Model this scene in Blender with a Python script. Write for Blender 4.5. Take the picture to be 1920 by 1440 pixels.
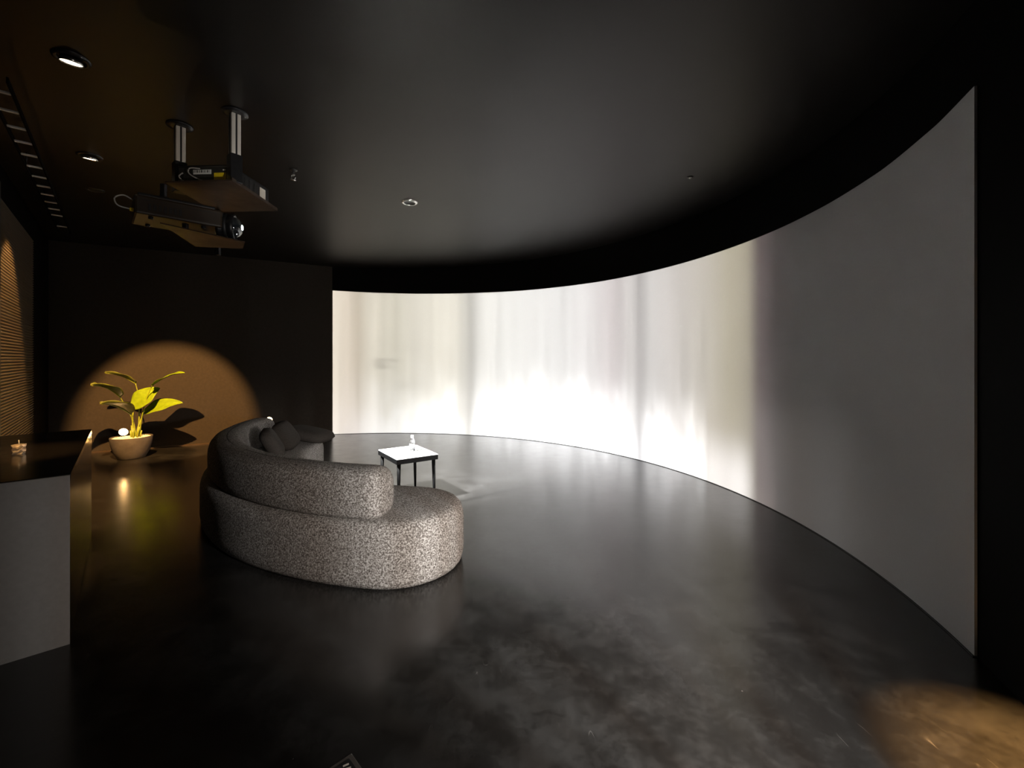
import bpy, bmesh, math, random
from mathutils import Vector, Matrix
PI = math.pi
random.seed(7)
for o in list(bpy.data.objects):
    bpy.data.objects.remove(o)
scene = bpy.context.scene
COL = scene.collection

# ---------------------------------------------------------------- camera
cam_data = bpy.data.cameras.new('camera')
cam = bpy.data.objects.new('camera', cam_data)
COL.objects.link(cam)
cam.location = (0, 0, 1.45)
cam.rotation_euler = (PI / 2, 0, 0)
cam_data.sensor_width = 36.0
cam_data.lens = 820 / 1920 * 36.0
cam_data.shift_y = -48 / 1920
cam_data.clip_start = 0.02
scene.camera = cam

# ---------------------------------------------------------------- world + exposure
world = bpy.data.worlds.new('dark_room')
scene.world = world
world.use_nodes = True
world.node_tree.nodes['Background'].inputs[0].default_value = (0, 0, 0, 1)
world.node_tree.nodes['Background'].inputs[1].default_value = 0.0
scene.view_settings.view_transform = 'Standard'
scene.view_settings.look = 'None'
scene.view_settings.gamma = 1.0
scene.view_settings.use_curve_mapping = False
scene.view_settings.exposure = 0.0
scene.cycles.sample_clamp_indirect = 0.0
scene.cycles.use_light_tree = False

# ---------------------------------------------------------------- room dimensions (metres)
CX, CY, RAD = -2.235, 3.726, 4.769        # the round end of the room
A0, A1 = -19.7, 104.4                     # white projection area, degrees round that centre
AEND = -68.3                              # where the round wall meets the left wall
ZC = 3.2                                  # ceiling
CORNER = Vector((-6.86, 6.47, 0))         # back wall meets left wall
SDIR = Vector((0.665, -0.747, 0)).normalized()   # along the left wall, towards the viewer
SN = Vector((0.747, 0.665, 0)).normalized()      # from the left wall into the room


def wpt(a, r=RAD, z=0.0):
    a = math.radians(a)
    return Vector((CX + r * math.cos(a), CY + r * math.sin(a), z))


def lin(c):
    return tuple(((v / 255) / 12.92 if v / 255 <= 0.04045 else ((v / 255 + 0.055) / 1.055) ** 2.4) for v in c)


def add_spot(name, loc, target, energy, color, size_deg, blend, radius=0.03):
    d = bpy.data.lights.new(name, 'SPOT')
    d.energy = energy
    d.color = color
    d.spot_size = math.radians(size_deg)
    d.spot_blend = blend
    d.shadow_soft_size = radius
    o = bpy.data.objects.new(name, d)
    o.location = loc
    o.rotation_euler = (Vector(target) - Vector(loc)).to_track_quat('-Z', 'Y').to_euler()
    COL.objects.link(o)
    return o


class NT:
    """small helper to write node maths in a line"""
    def __init__(self, tree):
        self.t = tree

    def node(self, kind, **kw):
        n = self.t.nodes.new(kind)
        for k, v in kw.items():
            setattr(n, k, v)
        return n

    def put(self, sock, v):
        if isinstance(v, bpy.types.NodeSocket):
            self.t.links.new(v, sock)
        else:
            sock.default_value = v

    def m(self, op, a, b=None, c=None, clamp=False):
        n = self.node('ShaderNodeMath', operation=op, use_clamp=clamp)
        for i, v in enumerate((a, b, c)):
            if v is not None:
                self.put(n.inputs[i], v)
        return n.outputs[0]

    def step(self, x, lo, hi):
        n = self.node('ShaderNodeMapRange', interpolation_type='SMOOTHSTEP')
        self.put(n.inputs['Value'], x)
        n.inputs['From Min'].default_value = lo
        n.inputs['From Max'].default_value = hi
        return n.outputs['Result']

    def ramp(self, x, stops):
        n = self.node('ShaderNodeValToRGB')
        self.put(n.inputs[0], x)
        cr = n.color_ramp
        while len(cr.elements) > 1:
            cr.elements.remove(cr.elements[-1])
        stops = sorted(stops)
        cr.elements[0].position = stops[0][0]
        cr.elements[0].color = (*stops[0][1], 1)
        for p, c in stops[1:]:
            e = cr.elements.new(p)
            e.color = (*c, 1)
        return n.outputs[0]

    def mix(self, f, a, b, blend='MIX'):
        n = self.node('ShaderNodeMix', data_type='RGBA', blend_type=blend)
        self.put(n.inputs['Factor'], f)
        self.put(n.inputs['A'], a)
        self.put(n.inputs['B'], b)
        return n.outputs['Result']

    def xyz(self, x, y, z):
        n = self.node('ShaderNodeCombineXYZ')
        for i, v in enumerate((x, y, z)):
            self.put(n.inputs[i], v)
        return n.outputs[0]

    def noise(self, vec, scale, detail=2.0, rough=0.5):
        n = self.node('ShaderNodeTexNoise')
        self.put(n.inputs['Vector'], vec)
        n.inputs['Scale'].default_value = scale
        n.inputs['Detail'].default_value = detail
        n.inputs['Roughness'].default_value = rough
        return n.outputs[0]


# ---------------------------------------------------------------- the ceiling projector's beam
# a picture of soft upright streaks, warped by the projector to fit the curved wall
LENS = Vector((-1.955, 3.330, 2.46))
PROJECTOR_WATTS = 1974.0
beam = add_spot('projector_beam', LENS, (2.2, 6.6, 1.0), PROJECTOR_WATTS, (1, 1, 1), 165, 0.0, 0.012)
bl = beam.data
bl.use_nodes = True
t = NT(bl.node_tree)
em = bl.node_tree.nodes['Emission']
geo = t.node('ShaderNodeNewGeometry')
sep = t.node('ShaderNodeSeparateXYZ')
t.put(sep.inputs[0], geo.outputs['Incoming'])
dx, dy, dz = sep.outputs
n_ = t.m('SQRT', t.m('ADD', t.m('MULTIPLY', dx, dx), t.m('MULTIPLY', dy, dy)))
ex, ey, ez = t.m('DIVIDE', dx, n_), t.m('DIVIDE', dy, n_), t.m('DIVIDE', dz, n_)
mx_, my_ = LENS.x - CX, LENS.y - CY
b_ = t.m('ADD', t.m('MULTIPLY', ex, mx_), t.m('MULTIPLY', ey, my_))
c_ = mx_ ** 2 + my_ ** 2 - (RAD - 0.01) ** 2
tt = t.m('SUBTRACT', t.m('SQRT', t.m('SUBTRACT', t.m('MULTIPLY', b_, b_), c_)), b_)
hx = t.m('ADD', t.m('MULTIPLY', tt, ex), mx_)
hy = t.m('ADD', t.m('MULTIPLY', tt, ey), my_)
hz = t.m('ADD', t.m('MULTIPLY', tt, ez), LENS.z)
ang = t.m('MULTIPLY', t.m('ARCTAN2', hy, hx), 180 / PI)
uu = t.m('DIVIDE', t.m('SUBTRACT', ang, A0), A1 - A0)      # 0 right end ... 1 left end
W = 1.0


def L3(c, k=1.0):
    return tuple(v * k for v in lin(c))


UP = [(1.0, L3((240, 228, 208), 0.88)), (.974, L3((236, 222, 202), 0.88)), (.957, L3((204, 191, 170), 0.88)), (.935, L3((218, 210, 192), 0.88)),
      (.888, L3((208, 202, 184), 0.88)), (.845, L3((228, 222, 206), 0.88)), (.77, L3((242, 236, 220), 0.88)), (.755, L3((216, 212, 200), 0.88)), (.738, L3((206, 203, 194), 0.88)),
      (.722, L3((238, 235, 227), 0.88)), (.66, L3((244, 242, 236), 0.88)), (.57, L3((246, 244, 240), 0.90)), (.51, L3((234, 230, 227), 0.88)),
      (.462, L3((220, 211, 209), 0.88)), (.430, L3((210, 205, 201), 0.88)), (.414, L3((184, 179, 176), 0.88)), (.400, L3((214, 210, 206), 0.88)),
      (.36, L3((208, 202, 196), 0.88)), (.302, L3((196, 189, 176), 0.88)), (.265, L3((182, 174, 152), 0.88)), (.24, L3((162, 154, 134), 0.88)),
      (.222, L3((86, 74, 74), 0.88)), (.20, L3((30, 22, 24), 0.88)), (.17, (0, 0, 0)), (.0, (0, 0, 0))]
LO = [(1.0, L3((246, 236, 226))), (.975, L3((242, 232, 224))), (.957, L3((222, 212, 204))), (.94, L3((248, 244, 240), 1.02)),
      (.888, L3((248, 248, 246), 1.05)), (.80, L3((255, 254, 250), 1.89)), (.765, L3((255, 254, 250), 2.03)), (.745, L3((232, 232, 228), .95)),
      (.722, L3((255, 255, 253), 2.56)), (.60, L3((255, 255, 255), 4.05)), (.50, L3((255, 255, 255), 4.59)), (.432, L3((255, 255, 255), 2.97)),
      (.414, L3((226, 226, 230), 1.00)), (.396, L3((255, 254, 254), 3.51)), (.35, L3((255, 252, 252), 3.51)), (.3035, L3((255, 254, 252), 2.56)),
      (.297, L3((186, 180, 174))), (.262, L3((176, 170, 162))), (.238, L3((160, 152, 144))), (.226, L3((118, 104, 100))),
      (.203, L3((104, 90, 86))), (.198, L3((30, 24, 24))), (.17, (0, 0, 0)), (.0, (0, 0, 0))]
vec = t.xyz(t.m('MULTIPLY', uu, 22.0), t.m('MULTIPLY', hz, 0.9), 0.0)
blot = t.noise(vec, 1.6, 3.0, 0.55)
streak = t.noise(t.xyz(t.m('MULTIPLY', uu, 46.0), t.m('MULTIPLY', hz, 0.14), 3.7), 1.0, 3.0, 0.6)
zz = t.m('ADD', hz, t.m('MULTIPLY', t.m('SUBTRACT', blot, 0.5), 1.1))
# the pale picture area sits lower towards the right end
edge = t.m('SUBTRACT', zz, t.m('MULTIPLY', uu, 0.45))
fup = t.m('SUBTRACT', 1.0, t.m('POWER', t.m('SUBTRACT', 1.0, t.step(edge, -0.9, 1.9)), 3.0))
colr = t.mix(fup, t.ramp(uu, LO), t.ramp(uu, UP))
bright_foot = t.m('MULTIPLY', t.step(hz, 0.75, 0.1), t.m('MULTIPLY', t.step(uu, .222, .25), t.step(uu, .31, .295)))
colr = t.mix(bright_foot, colr, (*L3((250, 244, 238)), 1))
smear = t.m('MULTIPLY', t.m('MULTIPLY', t.step(t.noise(t.xyz(t.m('MULTIPLY', uu, 5.0), t.m('MULTIPLY', hz, 2.6), 9.1), 1.7, 2.0), 0.5, 0.72),
                             t.m('MULTIPLY', t.step(uu, .80, .87), t.step(uu, .94, .91))), t.step(hz, 0.5, 1.0))
gain = t.m('MULTIPLY', t.m('ADD', 0.70, t.m('MULTIPLY', streak, 0.60)), t.m('SUBTRACT', 1.0, t.m('MULTIPLY', smear, 0.30)))
# the picture overshoots the foot of the screen and falls on floor and table
low_edge = t.m('MAXIMUM', t.step(hz, -0.02, 0.0), t.m('MULTIPLY', t.m('MULTIPLY', t.step(hz, -6.9, -2.9), 0.46), t.m('MULTIPLY', t.step(uu, .34, .46), t.step(uu, .84, .74))))
mask = t.m('MULTIPLY', t.m('MULTIPLY', t.step(uu, -0.002, 0.0), t.step(uu, 1.002, 1.0)),
           t.m('MULTIPLY', low_edge, t.step(t.m('SUBTRACT', hz, t.m('MULTIPLY', t.m('POWER', t.m('ABSOLUTE', t.m('SUBTRACT', uu, 0.48)), 2.0), 0.36)), 2.672, 2.645)))
tdz = t.m('SUBTRACT', hz, LENS.z)
dist2 = t.m('ADD', t.m('MULTIPLY', tt, tt), t.m('MULTIPLY', tdz, tdz))
fin = t.m('MULTIPLY', t.m('MULTIPLY', gain, mask), t.m('DIVIDE', dist2, 25.0))
bl.node_tree.links.new(colr, em.inputs['Color'])
bl.node_tree.links.new(fin, em.inputs['Strength'])

# ---------------------------------------------------------------- second projector standing just right of the viewer
SIDE = Vector((1.15, 0.62, 1.22))
side = add_spot('side_projector_beam', SIDE, (-0.45, 2.95, 0.30), 1050.0, (1.0, 0.97, 0.94), 128, 1.0, 0.05)
sl = side.data
sl.use_nodes = True
t = NT(sl.node_tree)
em = sl.node_tree.nodes['Emission']
geo = t.node('ShaderNodeNewGeometry')
sep = t.node('ShaderNodeSeparateXYZ')
t.put(sep.inputs[0], geo.outputs['Incoming'])
az = t.m('MULTIPLY', t.m('ARCTAN2', sep.outputs[1], sep.outputs[0]), 180 / PI)
band = t.noise(t.xyz(t.m('MULTIPLY', az, 0.32), 0.0, 1.3), 1.0, 2.0, 0.6)
bcol = t.ramp(band, [(0.34, (0.62, 0.50, 0.42)), (0.48, (0.85, 0.80, 0.75)), (0.60, (1.15, 1.13, 1.10))])
elev = t.m('DIVIDE', sep.outputs[2], t.m('SQRT', t.m('SUBTRACT', 1.0, t.m('MULTIPLY', sep.outputs[2], sep.outputs[2]))))
sl.node_tree.links.new(bcol, em.inputs['Color'])
frame = t.m('MULTIPLY', t.m('POWER', t.step(az, 170.0, 108.0), 1.35), t.m('ADD', t.m('ADD', 0.22, t.m('MULTIPLY', t.step(elev, 0.24, 0.36), 0.75)), t.m('MULTIPLY', t.step(elev, 0.02, -0.14), 0.78)))
sl.node_tree.links.new(frame, em.inputs['Strength'])
WARM = (1.0, 0.53, 0.175)

# ---------------------------------------------------------------- materials
MATS = {}


def mat(name, color=(0.5, 0.5, 0.5), rough=0.5, metal=0.0, spec=0.5, emit=None, emit_s=0.0, trans=0.0, ior=1.45, coat=0.0):
    m = bpy.data.materials.new(name)
    m.use_nodes = True
    p = m.node_tree.nodes['Principled BSDF']
    p.inputs['Base Color'].default_value = (*color, 1)
    p.inputs['Roughness'].default_value = rough
    p.inputs['Metallic'].default_value = metal
    p.inputs['Specular IOR Level'].default_value = spec
    p.inputs['IOR'].default_value = ior
    p.inputs['Transmission Weight'].default_value = trans
    p.inputs['Coat Weight'].default_value = coat
    if emit:
        p.inputs['Emission Color'].default_value = (*emit, 1)
        p.inputs['Emission Strength'].default_value = emit_s
    MATS[name] = m
    return m


def grain(m, scale=40.0, amount=0.25, detail=3.0, bump=0.0, bdist=0.002, rough_var=0.0, stretch=(1, 1, 1)):
    """fine colour grain, relief and wear on a principled material, in object space"""
    tr = NT(m.node_tree)
    p = m.node_tree.nodes['Principled BSDF']
    tc = tr.node('ShaderNodeTexCoord')
    mp = tr.node('ShaderNodeMapping')
    mp.inputs['Scale'].default_value = stretch
    tr.put(mp.inputs[0], tc.outputs['Object'])
    nz = tr.noise(mp.outputs[0], scale, detail, 0.6)
    c = tuple(p.inputs['Base Color'].default_value)[:3]
    lo = tuple(v * (1 - amount) for v in c)
    hi = tuple(min(1, v * (1 + amount)) for v in c)
    tr.put(p.inputs['Base Color'], tr.ramp(nz, [(0.3, lo), (0.7, hi)]))
    if rough_var:
        r = p.inputs['Roughness'].default_value
        n2 = tr.noise(mp.outputs[0], scale * 0.37, 4.0, 0.65)
        mr = tr.node('ShaderNodeMapRange')
        tr.put(mr.inputs['Value'], n2)
        mr.inputs['From Min'].default_value = 0.3
        mr.inputs['From Max'].default_value = 0.7
        mr.inputs['To Min'].default_value = max(0.02, r - rough_var)
        mr.inputs['To Max'].default_value = r + rough_var
        tr.put(p.inputs['Roughness'], mr.outputs[0])
    if bump:
        bn = tr.node('ShaderNodeBump')
        bn.inputs['Strength'].default_value = bump
        bn.inputs['Distance'].default_value = bdist
        tr.put(bn.inputs['Height'], nz)
        tr.put(p.inputs['Normal'], bn.outputs[0])
    return m


M_BLACKWALL = grain(mat('black_wall_paint', (0.0032, 0.0028, 0.0025), 0.75, spec=0.04), 60, 0.2, bump=0.08)
M_BROWNWALL = grain(mat('dark_brown_wall_paint', (0.032, 0.026, 0.021), 0.8, spec=0.05), 30, 0.10, bump=0.08)
M_CEIL = grain(mat('black_ceiling_paint', (0.0045, 0.0038, 0.0034), 0.42, spec=0.5, ior=1.40), 8, 0.12, bump=0.05)
M_SCREEN = grain(mat('white_screen_paint', (0.50, 0.50, 0.505), 0.85, spec=0.10), 160, 0.03, bump=0.10, bdist=0.001)
M_BLACKTRIM = grain(mat('black_trim', (0.015, 0.015, 0.015), 0.5), 50, 0.2)
M_SLAT = grain(mat('dark_bronze_slat', (0.055, 0.042, 0.028), 0.5, spec=0.4), 20, 0.15)
M_BLACKMETAL = grain(mat('black_metal', (0.012, 0.012, 0.013), 0.38, spec=0.5), 40, 0.2)
M_BROWNMETAL = grain(mat('bronze_grey_metal_sheet', (0.058, 0.038, 0.025), 0.36, metal=0.3, spec=0.5), 12, 0.18, rough_var=0.08)
M_PROJBODY = grain(mat('dark_projector_plastic', (0.034, 0.023, 0.014), 0.45), 30, 0.12)
M_ALU = grain(mat('aluminium_profile', (0.78, 0.74, 0.66), 0.42, metal=0.10), 30, 0.08, stretch=(1, 1, 0.1))
M_GROOVE = mat('dark_groove', (0.02, 0.02, 0.02), 0.6)
M_RUNG = grain(mat('galvanised_rung', (0.62, 0.60, 0.57), 0.5, metal=0.2), 60, 0.1)
M_CHROME = grain(mat('brushed_chrome', (0.75, 0.73, 0.70), 0.22, metal=0.95), 60, 0.05)
M_GLASS = mat('clear_glass', (1, 1, 1), 0.03, trans=1.0, ior=1.45)
M_CRYSTAL = mat('frosted_crystal', (0.95, 0.88, 0.76), 0.12, trans=0.55, ior=1.5)
M_LENSGLASS = mat('lens_glass', (0.02, 0.025, 0.03), 0.05, spec=0.9, ior=1.7)
M_LENSGLOW = mat('lit_lens_core', (1, 1, 1), 0.3, emit=(0.92, 1.0, 0.97), emit_s=4.0)
M_LAMPGLOW = mat('lit_lamp_lens', (1, 0.9, 0.7), 0.3, emit=(1.0, 0.72, 0.36), emit_s=14.0)
M_DOWNGLOW = mat('lit_downlight_lens', (1, 0.9, 0.7), 0.3, emit=(1.0, 0.80, 0.52), emit_s=11.0)
M_YELLOW = grain(mat('yellow_sticker', (0.80, 0.58, 0.01), 0.55, emit=(0.8, 0.55, 0.0), emit_s=0.0), 60, 0.1)
M_WHITESTICK = grain(mat('white_sticker', (0.8, 0.8, 0.78), 0.6), 90, 0.05)
M_CABLE = grain(mat('grey_cable', (0.45, 0.44, 0.42), 0.5), 50, 0.1)
M_COUNTERTOP = grain(mat('glossy_black_countertop', (0.010, 0.009, 0.009), 0.16, spec=0.5), 30, 0.2, rough_var=0.04)
M_COUNTERSIDE = grain(mat('glossy_black_counter_side', (0.022, 0.018, 0.013), 0.22, spec=0.5), 30, 0.2, rough_var=0.05)
M_COUNTERFRONT = grain(mat('white_counter_panel', (0.56, 0.54, 0.52), 0.6, spec=0.3), 40, 0.05, bump=0.03)
M_WHITETOP = grain(mat('white_laminate', (0.86, 0.86, 0.83), 0.4), 40, 0.02)
M_TABLEBLACK = grain(mat('black_table_lacquer', (0.003, 0.003, 0.003), 0.6, spec=0.06), 40, 0.2)
M_CAP = grain(mat('white_plastic_cap', (0.85, 0.85, 0.86), 0.4), 50, 0.03)
M_WAX = grain(mat('cream_wax', (0.82, 0.76, 0.66), 0.5), 60, 0.08)
M_POT = grain(mat('grey_stoneware', (0.062, 0.054, 0.050), 0.6, spec=0.3), 9, 0.22, detail=5, bump=0.15, bdist=0.004)
M_GRAVEL = grain(mat('pale_gravel', (0.78, 0.72, 0.58), 0.8), 30, 0.2)
M_ROCK = grain(mat('black_lava_rock', (0.010, 0.009, 0.008), 0.9, spec=0.1), 22, 0.35, bump=0.6, bdist=0.02)
M_CUSHION = grain(mat('charcoal_velvet', (0.040, 0.034, 0.030), 0.9, spec=0.1), 120, 0.3, bump=0.2)
M_PLATE = grain(mat('dark_floor_plate', (0.075, 0.065, 0.058), 0.45, metal=0.3), 40, 0.2)
M_PRINT = grain(mat('pale_print', (0.62, 0.56, 0.50), 0.6), 60, 0.15)
M_STALK = grain(mat('plant_stalk', (0.20, 0.24, 0.012), 0.5), 30, 0.15)


def make_leaf_mat(name, col, trans_w):
    m = mat(name, col, 0.45, spec=0.35)
    tr = NT(m.node_tree)
    p = m.node_tree.nodes['Principled BSDF']
    tc = tr.node('ShaderNodeTexCoord')
    nz = tr.noise(tc.outputs['Object'], 18, 3.0)
    cc = tr.ramp(nz, [(0.3, tuple(v * 0.8 for v in col)), (0.7, tuple(min(1, v * 1.15) for v in col))])
    tr.put(p.inputs['Base Color'], cc)
    tl = tr.node('ShaderNodeBsdfTranslucent')
    tr.put(tl.inputs[0], cc)
    mx = tr.node('ShaderNodeMixShader')
    mx.inputs[0].default_value = trans_w
    tr.t.links.new(p.outputs[0], mx.inputs[1])
    tr.t.links.new(tl.outputs[0], mx.inputs[2])
    tr.t.links.new(mx.outputs[0], m.node_tree.nodes['Material Output'].inputs[0])
    return m


M_LEAF = make_leaf_mat('yellow_green_leaf', (0.185, 0.275, 0.007), 0.20)
M_LEAF_SHADE = make_leaf_mat('shaded_leaf', (0.09, 0.10, 0.015), 0.03)  # darker copy of the leaf: shade of the undersides is in the colour


def floor_material():
    m = mat('black_polished_floor', (0.018, 0.018, 0.018), 0.3, spec=0.5, ior=1.66)
    tr = NT(m.node_tree)
    p = m.node_tree.nodes['Principled BSDF']
    tc = tr.node('ShaderNodeTexCoord')
    co = tc.outputs['Object']
    big = tr.noise(co, 0.9, 5.0, 0.6)
    mid = tr.noise(co, 5.0, 6.0, 0.65)
    fine = tr.noise(co, 26.0, 5.0, 0.7)
    # worn greyish patches of trowelled coating
    patch = tr.step(tr.m('ADD', tr.m('MULTIPLY', big, 0.4), tr.m('ADD', tr.m('MULTIPLY', mid, 0.4), tr.m('MULTIPLY', fine, 0.2))), 0.43, 0.60)
    c = tr.mix(patch, (0.0085, 0.0080, 0.0076, 1), (0.0205, 0.0199, 0.0192, 1))
    # scratches: thin ridges of a distorted noise
    def scratch(scale, lo, seed, width):
        mp = tr.node('ShaderNodeMapping')
        mp.inputs['Rotation'].default_value = (0, 0, seed)
        mp.inputs['Scale'].default_value = (1.0, 0.22, 1.0)
        mp.inputs['Location'].default_value = (seed * 3.1, seed, 0)
        tr.put(mp.inputs[0], co)
        a = tr.noise(mp.outputs[0], scale, 2.0, 0.5)
        ridge = tr.m('ABSOLUTE', tr.m('SUBTRACT', a, 0.5))
        gate = tr.step(tr.noise(co, 2.6 + seed, 3.0), lo, lo + 0.06)
        return tr.m('MULTIPLY', tr.step(ridge, width, 0.0), gate)
    s1 = scratch(7.0, 0.63, 0.7, 0.004)
    s2 = scratch(11.0, 0.64, 2.2, 0.005)
    sc = tr.m('MINIMUM', tr.m('ADD', s1, s2), 1.0)
    c = tr.mix(tr.m('MULTIPLY', sc, 0.5), c, (0.075, 0.072, 0.068, 1))
    # dust specks
    vo = tr.node('ShaderNodeTexVoronoi')
    vo.inputs['Scale'].default_value = 9.0
    tr.put(vo.inputs['Vector'], co)
    speck = tr.m('MULTIPLY', tr.step(vo.outputs['Distance'], 0.030, 0.018), tr.step(tr.noise(co, 3.3, 2.0), 0.55, 0.6))
    c = tr.mix(tr.m('MULTIPLY', speck, 0.6), c, (0.22, 0.21, 0.20, 1))
    tr.put(p.inputs['Base Color'], c)
    rr = tr.m('ADD', 0.215, tr.m('ADD', tr.m('MULTIPLY', tr.m('SUBTRACT', mid, 0.5), 0.14), tr.m('MULTIPLY', tr.m('SUBTRACT', fine, 0.5), 0.10)))
    tr.put(p.inputs['Roughness'], rr)
    bn = tr.node('ShaderNodeBump')
    bn.inputs['Strength'].default_value = 0.05
    bn.inputs['Distance'].default_value = 0.002
    tr.put(bn.inputs['Height'], tr.m('ADD', mid, tr.m('MULTIPLY', fine, 0.25)))
    tr.put(p.inputs['Normal'], bn.outputs[0])
    return m


M_FLOOR = floor_material()


def boucle_material():
    m = mat('speckled_grey_boucle', (0.3, 0.27, 0.25), 0.95, spec=0.08)
    tr = NT(m.node_tree)
    p = m.node_tree.nodes['Principled BSDF']
    tc = tr.node('ShaderNodeTexCoord')
    co = tc.outputs['Object']
    n1 = tr.noise(co, 95.0, 2.0, 0.6)
    n2 = tr.noise(co, 210.0, 2.0, 0.6)
    v = tr.m('ADD', tr.m('MULTIPLY', n1, 0.65), tr.m('MULTIPLY', n2, 0.35))
    c = tr.ramp(v, [(0.38, (0.065, 0.057, 0.051)), (0.46, (0.145, 0.130, 0.119)), (0.53, (0.26, 0.24, 0.225)), (0.62, (0.44, 0.42, 0.40))])
    tr.put(p.inputs['Base Color'], c)
    bn = tr.node('ShaderNodeBump')
    bn.inputs['Strength'].default_value = 0.55
    bn.inputs['Distance'].default_value = 0.006
    tr.put(bn.inputs['Height'], v)
    tr.put(p.inputs['Normal'], bn.outputs[0])
    return m


M_BOUCLE = boucle_material()


M_CEIL.node_tree.nodes['Principled BSDF'].inputs['Specular Tint'].default_value = (1.0, 0.90, 0.83, 1)


# ---------------------------------------------------------------- mesh helpers
def obj(name, bm, material, parent=None, smooth=False, loc=None):
    me = bpy.data.meshes.new(name)
    bmesh.ops.recalc_face_normals(bm, faces=bm.faces)
    bm.to_mesh(me)
    bm.free()
    if smooth:
        for p in me.polygons:
            p.use_smooth = True
    me.materials.append(material)
    o = bpy.data.objects.new(name, me)
    COL.objects.link(o)
    if parent:
        o.parent = parent
    if loc is not None:
        o.location = loc
    return o


def tag(o, label, cat, group=None):
    o['label'] = label
    o['category'] = cat
    if group:
        o['group'] = group
    return o


def struct(o):
    o['kind'] = 'structure'
    return o


def thing(name, label, cat, loc=(0, 0, 0), rotz=0.0, group=None):
    o = bpy.data.objects.new(name, None)
    o.empty_display_size = 0.1
    COL.objects.link(o)
    o.location = loc
    o.rotation_euler = (0, 0, rotz)
    return tag(o, label, cat, group)


def box(bm, c, s, rot=None, bevel=0.0):
    g = bmesh.ops.create_cube(bm, size=1.0)
    vs = g['verts']
    bmesh.ops.scale(bm, vec=s, verts=vs)
    if bevel:
        es = [e for e in {e for v in vs for e in v.link_edges}]
        r = bmesh.ops.bevel(bm, geom=es, offset=bevel, segments=2, affect='EDGES', profile=0.5)
        vs = list({v for f in r['faces'] for v in f.verts} | {v for v in vs if v.is_valid})
    if rot:
        bmesh.ops.rotate(bm, matrix=rot, verts=vs)
    bmesh.ops.translate(bm, vec=c, verts=vs)
    return vs


def bx(c, s, rot=None, bevel=0.0):
    bm = bmesh.new()
    box(bm, c, s, rot, bevel)
    return bm


def prism(pts, z0, z1, bm=None):
    bm = bm or bmesh.new()
    lo = [bm.verts.new((p[0], p[1], z0)) for p in pts]
    hi = [bm.verts.new((p[0], p[1], z1)) for p in pts]
    n = len(pts)
    bm.faces.new(lo[::-1])
    bm.faces.new(hi)
    for i in range(n):
        bm.faces.new((lo[i], lo[(i + 1) % n], hi[(i + 1) % n], hi[i]))
    return bm


def lathe(prof, n=32, bm=None, mtx=None):
    """prof: list of (radius, z); radius 0 closes"""
    bm = bm or bmesh.new()
    rings = []
    for r, z in prof:
        if r < 1e-6:
            rings.append([bm.verts.new((0, 0, z))])
        else:
            rings.append([bm.verts.new((r * math.cos(2 * PI * i / n), r * math.sin(2 * PI * i / n), z)) for i in range(n)])
    for a, b in zip(rings, rings[1:]):
        for i in range(n):
            j = (i + 1) % n
            if len(a) == 1 and len(b) == 1:
                continue
            if len(a) == 1:
                bm.faces.new((a[0], b[i], b[j]))
            elif len(b) == 1:
                bm.faces.new((a[i], a[j], b[0]))
            else:
                bm.faces.new((a[i], a[j], b[j], b[i]))
    if mtx:
        vs = [v for r in rings for v in r]
        bmesh.ops.transform(bm, matrix=mtx, verts=vs)
    return bm


def tube(pts, radii, n=10, bm=None):
    bm = bm or bmesh.new()
    pts = [Vector(p) for p in pts]
    if not isinstance(radii, (list, tuple)):
        radii = [radii] * len(pts)
    rings = []
    for i, p in enumerate(pts):
        d = (pts[min(i + 1, len(pts) - 1)] - pts[max(i - 1, 0)]).normalized()
        up = Vector((0, 0, 1)) if abs(d.z) < 0.9 else Vector((1, 0, 0))
        x = d.cross(up).normalized()
        y = d.cross(x).normalized()
        rings.append([bm.verts.new(p + radii[i] * (x * math.cos(2 * PI * k / n) + y * math.sin(2 * PI * k / n))) for k in range(n)])
    for a, b in zip(rings, rings[1:]):
        for k in range(n):
            bm.faces.new((a[k], a[(k + 1) % n], b[(k + 1) % n], b[k]))
    bm.faces.new(rings[0][::-1])
    bm.faces.new(rings[-1])
    return bm


def curve_pts(ctrl, n=14):
    """Catmull-Rom through control points"""
    c = [Vector(p) for p in ctrl]
    c = [c[0] * 2 - c[1]] + c + [c[-1] * 2 - c[-2]]
    out = []
    for i in range(1, len(c) - 2):
        for k in range(n):
            s = k / n
            p0, p1, p2, p3 = c[i - 1], c[i], c[i + 1], c[i + 2]
            out.append(0.5 * ((2 * p1) + (p2 - p0) * s + (2 * p0 - 5 * p1 + 4 * p2 - p3) * s * s + (3 * p1 - p0 - 3 * p2 + p3) * s ** 3))
    out.append(c[-2])
    return out


def arc_wall(a_from, a_to, r0, r1, z0, z1, n=160):
    """curved slab between radii r0 (inner) and r1; z1 may be a function of the angle"""
    bm = bmesh.new()
    ring = []
    for i in range(n + 1):
        a = a_from + (a_to - a_from) * i / n
        zt = z1(a) if callable(z1) else z1
        ring.append([bm.verts.new(p) for p in (wpt(a, r0, z0), wpt(a, r0, zt), wpt(a, r1, zt), wpt(a, r1, z0))])
    for a, b in zip(ring, ring[1:]):
        for k in range(4):
            bm.faces.new((a[k], b[k], b[(k + 1) % 4], a[(k + 1) % 4]))
    bm.faces.new(ring[0])
    bm.faces.new(ring[-1][::-1])
    return bm


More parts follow.
